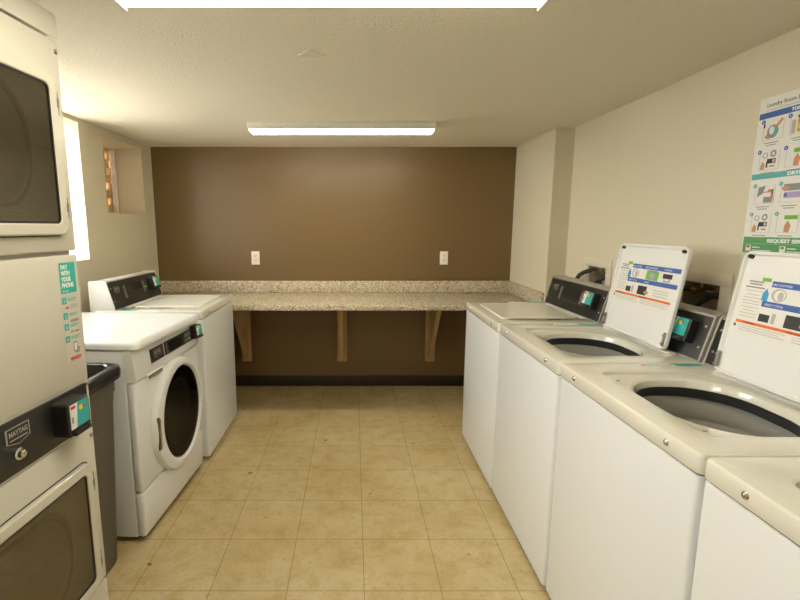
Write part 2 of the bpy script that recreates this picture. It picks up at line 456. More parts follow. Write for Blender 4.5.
# ------------------------------------------------------------------ worktop, brackets, outlets
ct = empty('countertop', (-0.17, 3.66, 0.812), 0, 'long speckled beige stone worktop along the brown wall', 'countertop')
MB().box(-1.53, 1.53, -0.335, 0.335, 0, 0.042, 0.004).build('slab', M['granite'], ct)
MB().box(-1.53, 1.53, 0.313, 0.334, 0.0425, 0.145, 0.003).build('backsplash', M['granite'], ct)
MB().box(1.509, 1.530, -0.425 + .02, 0.312, 0.0425, 0.145, 0.003).build('side_splash', M['granite'], ct)
for i, (xb, yb, lab) in enumerate(((-0.955, 3.56, 'left one of three wooden brackets under the worktop, next to left washer'),
                    (-0.105, 3.56, 'middle wooden bracket under the speckled worktop'),
                    (0.675, 3.56, 'right one of three wooden brackets under the worktop, next to right washers'))):
    t = empty('shelf_bracket', (xb, YB - 0.001, 0.238), 0, lab, 'bracket', 'wooden brackets under the worktop')
    MB().box(-.043, .043, -.038, 0, 0, 0.5735, 0.003).build('wall_cleat', M['wood'], t)
    MB().prism([(-.0385, .05), (-.0385, .5735), (-.42, .5735), (-.42, .535), (-.07, .05)], -.017, .017, 'x').build('gusset', M['wood'], t, smooth=False)
    MB().cyl((0, -.0705, .075), (0, -.075, .075), .008).build('screw', M['mark'], t)
for xo, lab in ((-0.853, 'left white wall outlet on the brown wall'), (0.779, 'right white wall outlet on the brown wall')):
    t = empty('wall_outlet', (xo, YB, 1.155), 0, lab, 'outlet', 'outlets on the brown wall')
    MB().box(-.035, .035, -.006, -.0002, -.057, .057, .003).build('plate', M['ivory'], t)
    for s in (-1, 1):
        F = frame((0, -.0062, s * .0195), (1, 0, 0), (0, 0, 1))
        b = MB(); b.plate(rr(0, 0, .0165, .0145, .010), 0, .002, M['ivory'], F)
        b.rect(-.0085, -.0055, -.002, .008, M['slot'], F, .0024, .0015); b.rect(.0055, .0085, -.002, .008, M['slot'], F, .0024, .0015)
        b.disc(0, -.0075, .0026, M['slot'], F, .0024, w0=.0015)
        b.build('receptacle', None, t)
    MB().cyl((0, -.0062, 0), (0, -.0078, 0), .003).build('screw', M['ivory'], t)

# ------------------------------------------------------------------ payment reader (shared part of the machines)
def reader(parent, F, w=0.092, h=0.105, d=0.045):
    """black card reader box on frame F (u right, v up, w out), centred"""
    b = MB()
    pts = rr(0, 0, w / 2, h / 2, .008, K=4)
    b.loft([[(u, v, 0) for u, v in pts], [(u, v, d - .004) for u, v in pts], [(u * .93, v * .93, d) for u, v in pts]], X=F)
    b.box(-w * .36, w * .36, -h * .48, -h * .36, d, d + .010, .002, X=F)
    o = b.build('card_reader', M['black'], parent)
    G = F @ Matrix.Translation((0, 0.008, d + .0003))
    l = MB(); W2, H2 = w * .42, h * .36
    l.rect(-W2, W2, -H2, H2, M['teal'], G, .0008)
    l.plate([(-W2, -H2), (-W2 + .6 * W2, -H2), (-W2 + .80 * W2, H2), (-W2, H2)], .0003, .0012, M['paper'], G)
    l.rect(-W2 + .003, -W2 + .55 * W2, H2 * .62, H2 * .86, M['red'], G, .0018, .001)
    l.rect(-W2 + .004, -W2 + .011, -H2 * .5, 0, M['inkgrey'], G, .0018, .001)
    l.disc(W2 * .12, H2 * .45, .0075, M['yellow'], G, .0018)
    l.disc(W2 * .45, H2 * .45, .005, M['red'], G, .0018)
    for k in range(3): l.rect(W2 * .02, W2 * .8, -H2 * (.1 + .25 * k), -H2 * (.02 + .25 * k), M['skyblue'], G, .0014)
    l.build('payment_sticker', None, o)
    return o

def badge(b, F, w, text_size, line=True):
    h = w * .55
    def pent(f): return [(-w / 2 * f, -h * .12 - h * .3 * (f)), (0, -h * .62 * f - h * .05), (w / 2 * f, -h * .12 - h * .3 * f), (w / 2 * f, h * .5 * f), (-w / 2 * f, h * .5 * f)]
    b.plate(pent(1.0), 0, .0016, M['badge_silver'], F)
    b.plate(pent(.90), .0003, .0022, M['black'], F)
    b.text('MAYTAG', 0, -.02 * w, text_size, M['badge_silver'], F, w=.0024, width=w * .78, align='CENTER', bold=.0004)
    if line:
        b.rect(-w * .38, w * .38, -h * .30, -h * .22, M['badge_silver'], F, .0028, .002)
    return b

# ------------------------------------------------------------------ top-load washer (front faces -y locally, u = viewer's right)
DZ = 0.935
def instruction_label(parent, F):
    """label on the inside of the lid; F: origin at the label centre, u right, v up"""
    b = MB()
    P = M
    b.rect(-.205, .195, -.095, .095, P['paper'], F, .0004)
    # top half: blue bands with three pictures
    b.rect(-.106, .200, .062, .080, P['blue'], F, .0009)
    b.rect(-.122, .200, .000, .018, P['blue'], F, .0009)
    b.text('LOAD CLOTHES', -.112, .067, .009, P['white'], F, .0010, width=.07)
    b.text('ADD DETERGENT', -.015, .067, .009, P['white'], F, .0010, width=.08)
    b.text('CLOSE LID', .105, .067, .009, P['white'], F, .0010, width=.045)
    b.text('SELECT CYCLE', -.112, .005, .009, P['white'], F, .0010, width=.06)
    b.text('START', .0, .005, .009, P['white'], F, .0010, width=.03)
    b.rect(-.128, -.108, .018, .040, P['skyblue'], F, .0011); b.plate([(-.128, .04), (-.108, .04), (-.118, .056)], 0, .0011, P['skyblue'], F)
    b.rect(-.142, -.112, .076, .087, P['lime'], F, .0011)
    b.disc(-.075, .040, .024, P['inklight'], F, .0010, ry=.020); b.disc(-.072, .040, .018, P['paper'], F, .0013, ry=.016); b.disc(-.068, .038, .009, P['inklight'], F, .0016, ry=.013)
    b.rect(.000, .078, .020, .058, P['lime'], F, .0009); b.disc(.040, .036, .018, P['lilac'], F, .0013, ry=.013); b.disc(.035, .041, .008, P['inklight'], F, .0016); b.rect(.012, .068, .053, .060, P['printgrey'], F, .0013)
    b.rect(.105, .160, .036, .054, P['ink'], F, .0010); b.rect(.112, .152, .020, .036, P['inklight'], F, .0012)
    b.rect(.122, .142, .028, .034, P['white'], F, .0016)
    # lower half
    b.rect(-.120, -.085, -.045, -.022, P['ink'], F, .0010); b.rect(-.078, -.066, -.045, -.015, P['inklight'], F, .0010)
    b.rect(-.035, .025, -.048, -.010, P['ink'], F, .0010); b.disc(.025, -.035, .014, P['skin'], F, .0014, ry=.008)
    for k in range(3): b.rect(.070, .160, -.020 - .011 * k, -.017 - .011 * k, P['inklight'], F, .0008)
    for k, (a, c) in enumerate(((.035, .07), (.03, .062), (.045, .052), (.04, .042), (.03, .030), (.042, .020), (.045, .010), (.04, .001), (.042, -.010), (.03, -.02), (.043, -.030), (.038, -.040))):
        m = P['inkgrey'] if k < 3 else P['inklight']
        b.rect(-.160 - a * .75, -.160 + a * .75, c, c + (.0045 if k < 3 else .0022), m, F, .0008)
    b.rect(-.195, .185, -.062, -.053, P['orange'], F, .0010)
    b.text('WARNING', -.17, -.0605, .007, P['ink'], F, .0012, width=.045); b.text('AVERTISSEMENT', -.02, -.0605, .007, P['ink'], F, .0012, width=.06)
    b.plate([(-.202, -.075), (-.190, -.075), (-.196, -.064)], 0, .001, P['ink'], F)
    for k in range(3):
        for (a, c) in ((-.18, -.02), (.0, .18)):
            b.rect(a, c - .02 * (k % 2), -.0695 - .007 * k, -.0675 - .007 * k, P['inklight'], F, .0008)
    return b.build('instruction_label', None, parent, smooth=False)

def top_washer(loc, rz, label, group, lid_open=True, has_reader=True):
    t = empty('top_load_washer', loc, rz, label, 'washing machine', group)
    # cabinet: open shell under the deck
    b = MB(); w = .340
    outer = lambda ins, z, K=3: [(x, y, z) for x, y in rr(0, .325, w - ins, .325 - ins, .012, K=K)]
    b.loft([outer(0, .025), outer(0, .8820), outer(.002, .8835), outer(.012, .8835)], False, False)
    b.loft([outer(.012, .8835), outer(.012, .025)], False, False)
    b.loft([outer(.012, .025), outer(0, .025)], False, False)
    b.build('cabinet', M['enamel'], t)
    for sx in (-1, 1):
        for yy in (.06, .60):
            b = MB(); b.cyl((sx * .29, yy, 0), (sx * .29, yy, .035), .022, .016).build('foot', M['black'], t)
    b = MB(); b.loft([outer(.0045, .8835), outer(.0045, .8895)], False, False); b.build('deck_seam_strip', M['seam'], t, smooth=False)  # dark strip in the gap between cabinet and deck
    # deck with recess, opening and lip
    b = MB(); K = 10
    W = .3425; y0, y1 = -.002, .66
    def ro(ins, z, r): return [(x, y, z) for x, y in rr(0, (y0 + y1) / 2, W - ins, (y1 - y0) / 2 - ins, max(r, .004), K=K)]
    def rc(ins, z): return [(x, y, z) for x, y in rr(0, .290, .250 - ins, .205 - ins, .03, K=K)]
    def op(ins, z): return [(x, y, z) for x, y in rr(0, .288, .208 - ins, .170 - ins, .17 - ins, .155 - ins, K=K)]
    b.loft([ro(.010, .889, .01), ro(.001, .889, .014), ro(0, .891, .014), ro(0, DZ - .007, .014), ro(.0015, DZ - .003, .014), ro(.0035, DZ - .001, .012), ro(.008, DZ, .01),
            rc(-.003, DZ), rc(0, DZ - .001), rc(.003, DZ - .003), rc(.006, DZ - .013), rc(.010, DZ - .0145), op(-.022, DZ - .015), op(-.012, DZ - .0165), op(-.004, DZ - .022), op(0, DZ - .034), op(.001, DZ - .042)], False, False)
    b.build('deck', M['deck'], t)
    b = MB(); b.loft([op(.0005, DZ - .042), op(-.004, DZ - .075), op(-.03, DZ - .082)], False, False)  # near-black band between the opening lip and the basket
    b.build('tub_band', M['gasket'], t)
    b = MB()
    b.lathe([(.262, .845), (.262, .868), (.250, .874), (.228, .872), (.220, .862), (.222, .80), (.235, .78), (.235, .50), (.18, .47), (.05, .47), (.045, .56), (.03, .60), (0.001, .605)], (0, .288), n=56, ex=.96)
    b.build('wash_basket', M['basket'], t)
    # screws in the deck front
    for x in (-.233, .233):
        MB().cyl((x, -.002, .912), (x, -.0055, .912), .0085, .0065, 14).cyl((x, -.0055, .912), (x, -.0068, .912), .004, .003, 10).build('lid_screw', M['chrome'], t)
    for x in (-.190, .190):
        MB().lathe([(.006, DZ - .0148), (.005, DZ - .0125), (.001, DZ - .012)], (x, .122), 12).build('deck_plug', M['capgrey'], t)
    # printed strip on the deck by the left edge
    F = frame((-.316, 0, DZ), (0, 1, 0), (-1, 0, 0)); F = frame((-.318, .0, DZ + .0002), (0, 1, 0), (-1, 0, 0))
    b = MB()
    b.plate([(.400, -.014), (.485, -.014), (.485, .014), (.390, .014)], 0, .0006, M['teal'], F)
    b.rect(.268, .388, -.014, .014, M['paper'], F, .0005)
    b.rect(.272, .290, -.010, .002, M['red'], F, .0009)
    for k, (a, c) in enumerate(((.296, .318), (.322, .340), (.345, .37))): b.rect(a, c, -.006, .004, M['teal'] if k < 2 else M['inklight'], F, .0009)
    b.disc(.378, 0, .007, M['inkgrey'], F, .0009); b.ring(.44, 0, .010, .006, M['tealband'], F, .001)
    b.build('deck_sticker', None, t)
    # hinge step behind the lid
    b = MB(); b.box(-.235, .235, .468, .500, DZ, DZ + .007, .003); b.build('hinge_step', M['whiteplastic'], t)
    F = frame((0, .4675, DZ + .0072), (1, 0, 0), (0, 1, 0)); b = MB(); b.rect(-.215, .215, .006, .022, M['paper'], F, .0002)
    for k in range(7): b.rect(-.2 + .055 * k, -.2 + .055 * k + random.uniform(.015, .04), .010, .017, M['inklight'], F, .0004)
    b.build('hinge_print', None, t)
    # console
    prof = [(.513, DZ), (.556, 1.098), (.562, 1.104), (.645, 1.104), (.652, 1.098), (.652, DZ)]
    MB().prism(prof, -.330, .330, 'x').build('console', M['capgrey'], t)
    pc = [(.508, DZ), (.552, 1.102), (.560, 1.108), (.648, 1.108), (.655, 1.10), (.655, DZ)]
    for xa in (-.3385, .3305): MB().prism(pc, xa, xa + .008, 'x').build('console_end_cap', M['whiteplastic'] if loc[0] < 0 else M['capgrey'], t)  # left washer's caps whiter: window light on them put into the colour
    sl = Vector((0, .043, .163)); L = sl.length
    F = frame((0, .513, DZ), (1, 0, 0), sl) @ Matrix.Translation((0, 0, .0005))
    b = MB(); b.box(-.3295, .3295, .004, L - .001, 0, .004, .0015, X=F)
    b.build('control_panel', M['black'], t)
    G = F @ Matrix.Translation((0, 0, .0042))
    b = MB(); badge(b, G @ Matrix.Translation((-.245, .118, 0)), .058, .016).build('badge', None, t)
    b = MB(); b.rect(-.175, -.145, .050, .132, M['plate'], G, .001)
    for k in range(4): b.rect(-.171, -.149, .054 + .0195 * k, .069 + .0195 * k, M['keygrey'], G, .003, .0005)
    b.build('cycle_keypad', None, t)
    b = MB(); b.rect(.085, .112, .055, .132, M['plate'], G, .001)
    for k in range(3): b.rect(.088, .109, .060 + .024 * k, .077 + .024 * k, M['keygrey'], G, .003, .0005)
    b.build('price_keypad', None, t)
    b = MB(); b.rect(-.12, .07, .085, .13, M['blackgloss'], G, .0012); b.rect(-.11, .05, .052, .055, M['plate'], G, .0012); b.build('display', None, t)
    MB().disc(.123, .088, .006, M['greenled'], G, .002).build('indicator_light', None, t)
    reader(t, G @ Matrix.Translation((.225 if lid_open or True else 0, .098, 0)), w=.105, h=.09, d=.035)
    for x in (-.312, .312):
        for v in (.05, .13):
            MB().disc(x, v, .0045, M['capgrey'], G, .0025).build('panel_screw', None, t)
    # lid, hinged at the back
    lid = empty('lid', (0, .462, DZ + .006), 0); lid.parent = t
    b = MB(); D = .402; hw = .226
    def lr(ins, z): return [(x, y, z) for x, y in rr(0, -D / 2 - .006, hw - ins, D / 2 - ins, .026 - min(ins, .02), K=6)]
    if lid_open:
        b.loft([lr(.012, -.006), lr(.009, -.010), lr(.003, -.010), lr(0, -.006), lr(0, .004), lr(.004, .007)], False, True)
        b.loft([lr(.012, -.006), lr(.014, -.002)], False, True)
    else:
        b.loft([lr(.004, -.008), lr(0, -.006), lr(0, .000), lr(.002, .0028), lr(.006, .004), lr(.014, .004), lr(.018, .0028)], True, True)
    lp = b.build('lid_panel', M['whiteplastic'] if lid_open else M['lidwhite'], lid, ang=32 if lid_open else 8)
    if lid_open:
        lid.rotation_euler = (R(-98.6), 0, 0)
        for sx in (-1, 1):
            MB().cyl((sx * .198, -D + .012, -.003), (sx * .198, -D + .012, -.0135), .0075, .0065, 14).cyl((sx * .198, -D + .012, -.0135), (sx * .198, -D + .012, -.016), .0035, .003, 10).build('lid_bumper', M['black'], lid)
            MB().box(sx * .214 - .006, sx * .214 + .006, -.075, -.02, -.016, -.0065, .003).cyl((sx * .214, -.03, -.016), (sx * .214, -.03, -.020), .004).cyl((sx * .214, -.062, -.016), (sx * .214, -.062, -.020), .004).build('lid_hinge', M['mark'], lid)
        F = frame((0.002, -.242, -.0022), (1, 0, 0), (0, -1, 0))
        instruction_label(lid, F)
    return t

G1 = 'row of white top-load washers on the right'
WY = [2.637, 1.951, 1.265, 0.579]
RZ = R(-90)
top_washer((0.738, WY[0], 0), RZ, 'white top-load washer with its lid shut, farthest of the right row', G1, False)
top_washer((0.742, WY[1], 0), RZ, 'white top-load washer with open lid, between shut-lid washer and nearer open one', G1, True)
top_washer((0.748, WY[2], 0), RZ, 'white top-load washer with large open lid in front of the wall poster', G1, True)
top_washer((0.752, WY[3], 0), RZ, 'white top-load washer cut off by the lower right corner, nearest the camera', G1, True)
top_washer((-0.887, 2.985, 0), R(90), 'white top-load washer on the left wall, beyond the front-load washer', 'washers on the left', False)

# ------------------------------------------------------------------ front-load washer on the left
def front_washer(loc, rz):
    t = empty('front_load_washer', loc, rz, 'white front-load washer with round dark door, between grey bin and top-load washer', 'washing machine')
    E_ = M['enamel']
    MB().box(-.338, .338, .045, .69, .03, .902, .008).build('cabinet', E_, t)
    # front face, kick panel, fascia
    b = MB(); b.box(-.341, .341, .008, .046, .250, .758, .012); b.build('front_panel', E_, t)
    b = MB(); b.box(-.341, .341, .006, .046, .036, .244, .012); b.build('kick_panel', E_, t)
    prof = [(.004, .762), (-.002, .776), (.012, .902), (.050, .902), (.050, .762)]
    b = MB(); b.prism(prof, -.341, .341, 'x'); b.build('fascia', E_, t)
    b = MB()
    def lr(ins, z): return [(x, y, z) for x, y in rr(0, .335, .345 - ins, .355 - ins, .03, K=6)]
    b.loft([lr(.006, .905), lr(0, .908), lr(0, .922), lr(.003, .930), (lr(.010, .936)), lr(.022, .938)], True, True)
    b.build('top', E_, t)
    for sx in (-1, 1):
        b = MB(); b.tube([(sx * .338, .16, .10), (sx * .338, .145, .30), (sx * .338, .17, .48), (sx * .338, .24, .62), (sx * .338, .31, .72)], .004, 8)
        b.tube([(sx * .338, .23, .10), (sx * .338, .215, .28), (sx * .338, .235, .42), (sx * .338, .30, .54), (sx * .338, .38, .62)], .004, 8)
        b.build('pressed_side_rib', E_, t)
        for yy in (.08, .62): MB().cyl((sx * .28, yy, 0), (sx * .28, yy, .035), .024, .016).build('foot', M['black'], t)
    # fascia controls
    F = frame((.024, -.0015, .794), (1, 0, 0), (0, .014, .126)) @ Matrix.Translation((0, 0, .0003))
    b = MB(); b.box(-.225, -.100, .012, .076, 0, .003, .0012, m=M['black'], X=F)
    badge(b, F @ Matrix.Translation((-.163, .046, .003)), .062, .017)
    b.build('badge_panel', None, t)
    b = MB(); b.box(-.088, .235, .012, .076, 0, .003, .0012, m=M['black'], X=F)
    G = F @ Matrix.Translation((0, 0, .003))
    b.rect(-.08, -.06, .016, .070, M['plate'], G, .0015); b.rect(-.045, .10, .022, .066, M['blackgloss'], G, .0012)
    for k in range(3):
        b.rect(.135 + .022 * k, .152 + .022 * k, .046, .066, M['keygrey'], G, .003)
    b.rect(.135, .175, .024, .034, M['keygrey'], G, .002); b.disc(.19, .030, .005, M['greenled'], G, .002)
    b.build('control_panel', None, t)
    reader(t, F @ Matrix.Translation((.262, .050, 0)), w=.080, h=.072, d=.034)
    # detergent drawer grip
    b = MB(); b.box(-.232, -.105, -.0045, .010, .742, .758, .003, m=M['keygrey'])
    b.box(-.240, -.098, .000, .0085, .735, .768, .004, m=M['enamel'])
    b.build('drawer_grip', None, t)
    # door
    cx, cz = .038, .478
    Fd = frame((cx, .008, cz), (1, 0, 0), (0, 0, 1))
    b = MB()
    def el(rx, rz, w, dx=0): return [(dx + rx * math.cos(a), rz * math.sin(a), w) for a in [2 * PI * k / 64 for k in range(64)]]
    b.loft([el(.272, .285, 0), el(.272, .285, .018), el(.266, .279, .030), el(.250, .266, .036), el(.226, .248, .034, .012), el(.212, .240, .026, .018), el(.208, .237, .012, .018)], False, False, X=Fd)
    d = b.build('door', E_, t)
    b = MB(); b.loft([el(.208, .237, .012, .018), el(.205, .234, .024, .018), el(.17, .195, .030, .018), el(.09, .10, .034, .018)], False, True, X=Fd)
    b.build('door_glass', M['washglass'], d)
    b = MB(); b.loft([el(.206, .235, .011, .018), el(.15, .17, -.001, .018)], False, True, X=Fd); b.build('door_bowl', M['seam'], d)
    b = MB(); b.box(-.262, -.238, -.085, .075, .026, .034, .003, m=M['seam'], X=Fd)
    b.box(-.256, -.246, -.078, .068, .034, .041, .003, m=M['chrome'], X=Fd); b.build('door_handle', None, d)
    b = MB(); b.box(.243, .262, -.085, .085, .012, .040, .004, X=Fd)
    b.box(.225, .243, .062, .082, .030, .038, .003, X=Fd); b.box(.225, .243, -.082, -.062, .030, .038, .003, X=Fd); b.build('door_hinge', M['whiteplastic'], d)
    return t
front_washer((-0.910, 2.222, 0), R(86.5))

# ------------------------------------------------------------------ stacked dryers
def stack(loc, rz):
    t = empty('stacked_dryer', loc, rz, 'tall almond two-high stacked dryer with square windows at left edge', 'dryer')
    C_ = M['cream']
    MB().box(-.345, .345, .02, .80, .03, 1.925, .006).build('cabinet', C_, t)
    b = MB(); b.prism([(.0, 1.931), (.0, 1.985), (.004, 1.996), (.012, 2.0), (.80, 2.0), (.80, 1.931)], -.347, .347, 'x'); b.build('top_cap', C_, t)
    for sx in (-1, 1):
        for yy in (.08, .72): MB().cyl((sx * .3, yy, 0), (sx * .3, yy, .035), .022).build('foot', M['black'], t)
    def panel(z0, z1, nm='front_panel', y=.0):
        return MB().box(-.345, .345, y, .0215, z0, z1, .006).build(nm, C_, t)
    panel(1.352, 1.925); panel(.957, 1.341); panel(.30 - .02, .806); panel(.035, .272)
    # door: outer pressed panel, window frame, glass, liner with bowl
    def door(zb, zt, nm):
        x0, x1 = -.300, .305; cx = (x0 + x1) / 2; hx = (x1 - x0) / 2; cz = (zb + zt) / 2; hz = (zt - zb) / 2
        F = frame((cx, 0, cz), (1, 0, 0), (0, 0, 1))
        def q(ins, w, r): return [(u, v, w) for u, v in rr(0, 0, hx - ins, hz - ins, r, K=6)]
        def e(ix, iz, w): return [(u, v + .004, w) for u, v in rr(0, 0, hx - ix, hz - iz, .10, .125, K=8)]
        b = MB()
        b.loft([q(-.004, .0002, .036), q(-.004, .0012, .036), q(0, .0012, .034)], False, False, m=M['seam'], X=F)
        b.loft([q(0, .0004, .034), q(0, .012, .034), q(.004, .016, .032), q(.028, .017, .020), q(.032, .014, .016), q(.033, .006, .014)], False, False, m=C_, X=F)
        d = b.build(nm, None, t)
        b = MB(); b.loft([q(.0315, .0135, .016), q(.031, .0150, .016), q(.036, .0150, .013), q(.036, .0120, .013)], False, False, X=F); b.build('window_gasket', M['black'], d)
        b = MB(); b.loft([q(.0345, .0118, .013), q(.0345, .0130, .013)], True, True, X=F); b.build('door_glass', M['dryerglass'], d)
        b = MB()
        b.loft([q(.033, .0058, .014), q(.12, .0045, .06)], False, True, m=M['dryerin'], X=F)
        a = []
        for k in range(8):
            f0 = .045 + k * .010
            b.loft([q(f0, .0060, .02), q(f0 + .003, .0066, .02)], False, False, m=M['dryerbowl'], X=F)
        b.loft([e(.108, .062, .0048), e(.110, .064, .0095), e(.119, .073, .0095), e(.122, .076, .0052)], False, False, m=M['seam'], X=F)
        b.loft([e(.122, .076, .0053), e(.16, .11, .0058)], False, True, m=M['dryerbowl'], X=F)
        b.build('door_liner', None, d)
        for s in (-1, 1):
            zz = s * (hz - .075)
            b = MB(); b.box(hx + .001, hx + .014, zz - .026, zz + .026, .0002, .0022, .0008, X=F)
            b.box(hx - .0075, hx + .001, zz - .012, zz + .012, .0162, .0175, .0005, X=F)
            b.cyl((hx + .0045, zz - .030, .0075), (hx + .0045, zz + .030, .0075), .0045, X=F)
            b.build('hinge', M['mark'], d)
        b = MB(); b.box(-hx + .006, -hx + .022, -.05, .05, .016, .030, .004, X=F); b.build('door_pull', C_, d)
        return d
    door(1.398, 1.828, 'door'); door(.292, .712, 'door')
    # black control band
    b = MB(); b.box(-.320, .326, -.004, .02, .815, .951, .002); b.build('control_band', M['black'], t)
    b = MB(); b.box(-.345, .345, .004, .021, .806, .957); b.build('band_recess', C_, t, smooth=False)
    F = frame((0, -.0042, 0), (1, 0, 0), (0, 0, 1))
    b = MB(); badge(b, F @ Matrix.Translation((.056, .914, 0)), .074, .018).build('badge', None, t)
    MB().lathe([(.016, 0), (.016, .004), (.011, .006), (.010, .014), (.0075, .016), (.001, .016)], (0, 0), 24, X=frame((.052, -.0042, .862), (1, 0, 0), (0, 0, 1))).build('key_lock', M['chrome'], t)
    reader(t, F @ Matrix.Translation((.218, .892, 0)), w=.092, h=.098, d=.048)
    for (x, z) in ((.336, .944), (.336, .822), (.334, 1.895), (.330, .782)):
        y = .0035 if z in (.944, .822) else -.0002
        MB().cyl((x, y, z), (x, y - .004, z), .0065 if z > 1 or z == .782 else .004, .0045, 14).build('panel_screw', M['chrome'] if z > 1 else M['mark'], t)
    # vertical sticker: pay with your phone
    F = frame((.294, -.0004, 1.180), (1, 0, 0), (0, 0, 1)); b = MB()
    b.rect(-.034, .034, -.150, .140, M['cream'], F, .0003)
    b.rect(-.032, .034, .052, .140, M['teal'], F, .0006)
    for k, s in enumerate(('PAY', 'WITH', 'YOUR', 'PHONE')):
        b.text(s, -.026, .121 - .0172 * k, .0180, M['white'], F, .0008, bold=.0006, width=(.028, .036, .040, .047)[k])
    b.text('it is easy', -.026, .057, .007, M['white'], F, .0008)
    for k, (n, v) in enumerate((('1', .026), ('2', -.018), ('3', -.050), ('4', -.086))):
        b.rect(-.032, -.014, v - .004, v + .015, M['teal'], F, .0006)
        b.text(n, -.023, v, .013, M['white'], F, .0008, align='CENTER')
        b.rect(-.009, .028, v + .008, v + .011, M['tealband'], F, .0006); b.rect(-.009, .020, v + .003, v + .006, M['tealband'], F, .0006)
    b.rect(-.020, -.006, .008, .013, M['red'], F, .0006); b.rect(.0, .03, .005, .019, M['inklight'], F, .0006)
    b.rect(-.005, .03, -.034, -.026, M['inkgrey'], F, .0006); b.rect(-.008, .004, -.064, -.058, M['inkgrey'], F, .0006); b.rect(.010, .028, -.064, -.060, M['red'], F, .0006)
    b.rect(-.002, .014, -.124, -.092, M['inkgrey'], F, .0006); b.rect(.001, .011, -.118, -.097, M['paper'], F, .0009)
    b.plate([(.008, -.128), (.020, -.128), (.024, -.112), (.012, -.108)], 0, .0011, M['inkgrey'], F)
    b.text('WASH', -.020, -.146, .016, M['red'], F, .0008, width=.046, bold=.0006)
    b.build('phone_payment_sticker', None, t, smooth=False)
    return t
a = R(86); P0 = Vector((-0.820, 1.366)); 
stack((P0.x - .345 * math.cos(a), P0.y - .345 * math.sin(a), 0), a)

# ------------------------------------------------------------------ rubbish bin between dryers and washer
def bin_():
    t = empty('trash_bin', (-1.193, 1.648, 0), R(-2), 'dark grey plastic bin with black liner, squeezed between dryer and front-load washer', 'trash bin')
    def q(hx, hy, z, r): return [(x, y, z) for x, y in rr(0, 0, hx, hy, r, K=6)]
    b = MB()
    b.loft([q(.170, .155, .0, .04), q(.178, .163, .015, .05), q(.205, .183, .70, .05), q(.210, .187, .76, .05), q(.214, .190, .762, .05), q(.214, .190, .842, .05),
            q(.204, .180, .842, .05), q(.19, .17, .40, .05), q(.165, .15, .012, .04)], True, True)
    b.build('body', M['bin'], t)
    b = MB()
    b.loft([q(.208, .184, .845, .05), q(.214, .190, .855, .055), q(.226, .2, .857, .06), q(.234, .206, .850, .065), q(.235, .207, .827, .065), q(.231, .204, .812, .06), q(.216, .192, .814, .05)], False, False)
    b.build('rim', M['bin'], t)
    b = MB(); K = 6; rg = []
    for hx, hy, z, r, am in ((.236, .208, .816, .06, .002), (.238, .210, .834, .06, .002), (.238, .210, .850, .06, .0005), (.234, .206, .8615, .06, .0003), (.228, .200, .864, .055, .0003), (.203, .177, .863, .05, .0003), (.197, .171, .857, .05, .001), (.194, .168, .79, .05, .004), (.185, .165, .62, .05, .010), (.15, .13, .40, .05, .015), (.11, .10, .33, .05, .015)):
        lp = rr(0, 0, hx, hy, r, K=K)
        rg.append([(x * (1 + am * math.sin(5.1 * k + z * 9)), y * (1 + am * math.sin(3.7 * k)), z + am * .5 * math.sin(2.3 * k)) for k, (x, y) in enumerate(lp)])
    b.loft(rg, False, True); b.build('bin_liner', M['liner'], t, ang=60)
bin_()

# ------------------------------------------------------------------ wall utility boxes with hoses
def utility_box(h, lab, hoses, hl):
    y0, y1, z0, z1 = h; yc = (y0 + y1) / 2
    t = empty('utility_box', (XR, yc, z0), 0, lab, 'utility box', 'washer supply boxes in the right wall')
    a, zt = (y1 - y0) / 2, z1 - z0
    m = .056
    b = MB()
    x0, x1 = -.007, -.0004
    b.box(x0, x1, -a - m, a + m, zt, zt + .05, .002); b.box(x0, x1, -a - m, a + m, -.05, 0, .002)
    b.box(x0, x1, -a - m, -a, 0, zt, .002); b.box(x0, x1, a, a + m, 0, zt, .002)
    b.build('face_frame', M['boxmetal'], t)
    b = MB(); D = .085; g = .0015
    b.box(.002, D, -a + g, -a + .004, g, zt - g); b.box(.002, D, a - .004, a - g, g, zt - g)
    b.box(.002, D, -a + .004, a - .004, zt - .004, zt - g); b.box(.002, D, -a + .004, a - .004, g, .004); b.box(D - .003, D, -a + .004, a - .004, .004, zt - .004)
    b.build('box_liner', M['boxin'], t, smooth=False)
    for i, yy in enumerate((-a * .35, a * .45)):
        b = MB(); b.cyl((.045, yy, zt - .006), (.045, yy, zt - .055), .011, m=M['brass']); b.cyl((.045, yy, zt - .03), (.010, yy, zt - .045), .009, m=M['brass'])
        b.cyl((.012, yy, zt - .040), (.004, yy, zt - .046), .017, .017, 12, m=M['brass'] if i else M['mark']); b.build('water_valve', None, t)
    for i, pts in enumerate(hoses):
        b = MB(); b.tube(pts, .013, 12, sm=6); o = b.build('water_hose', M['rubber'], t)
Z = BOX1[3] - BOX1[2]
utility_box(BOX1, 'small recessed wall box with hoses behind the shut-lid washer', [
    [(.035, .06, Z - .055), (.008, .085, Z - .030), (-.045, .125, Z - .060), (-.060, .150, Z - .13), (-.055, .155, Z - .24)],
    [(.045, -.04, Z - .060), (.020, -.010, Z - .075), (.000, .030, Z - .115), (-.030, .045, Z - .17), (-.05, .05, Z - .25)],
    [(.040, .035, Z - .190), (.015, -.015, Z - .115), (-.012, -.055, Z - .105), (-.040, -.080, Z - .15), (-.05, -.085, Z - .25)]],
    ['black hose arching left out of the far wall box', 'black hose inside the far wall box running down its middle', 'thick black hose looping right in the far wall box'])
Z = BOX2[3] - BOX2[2]
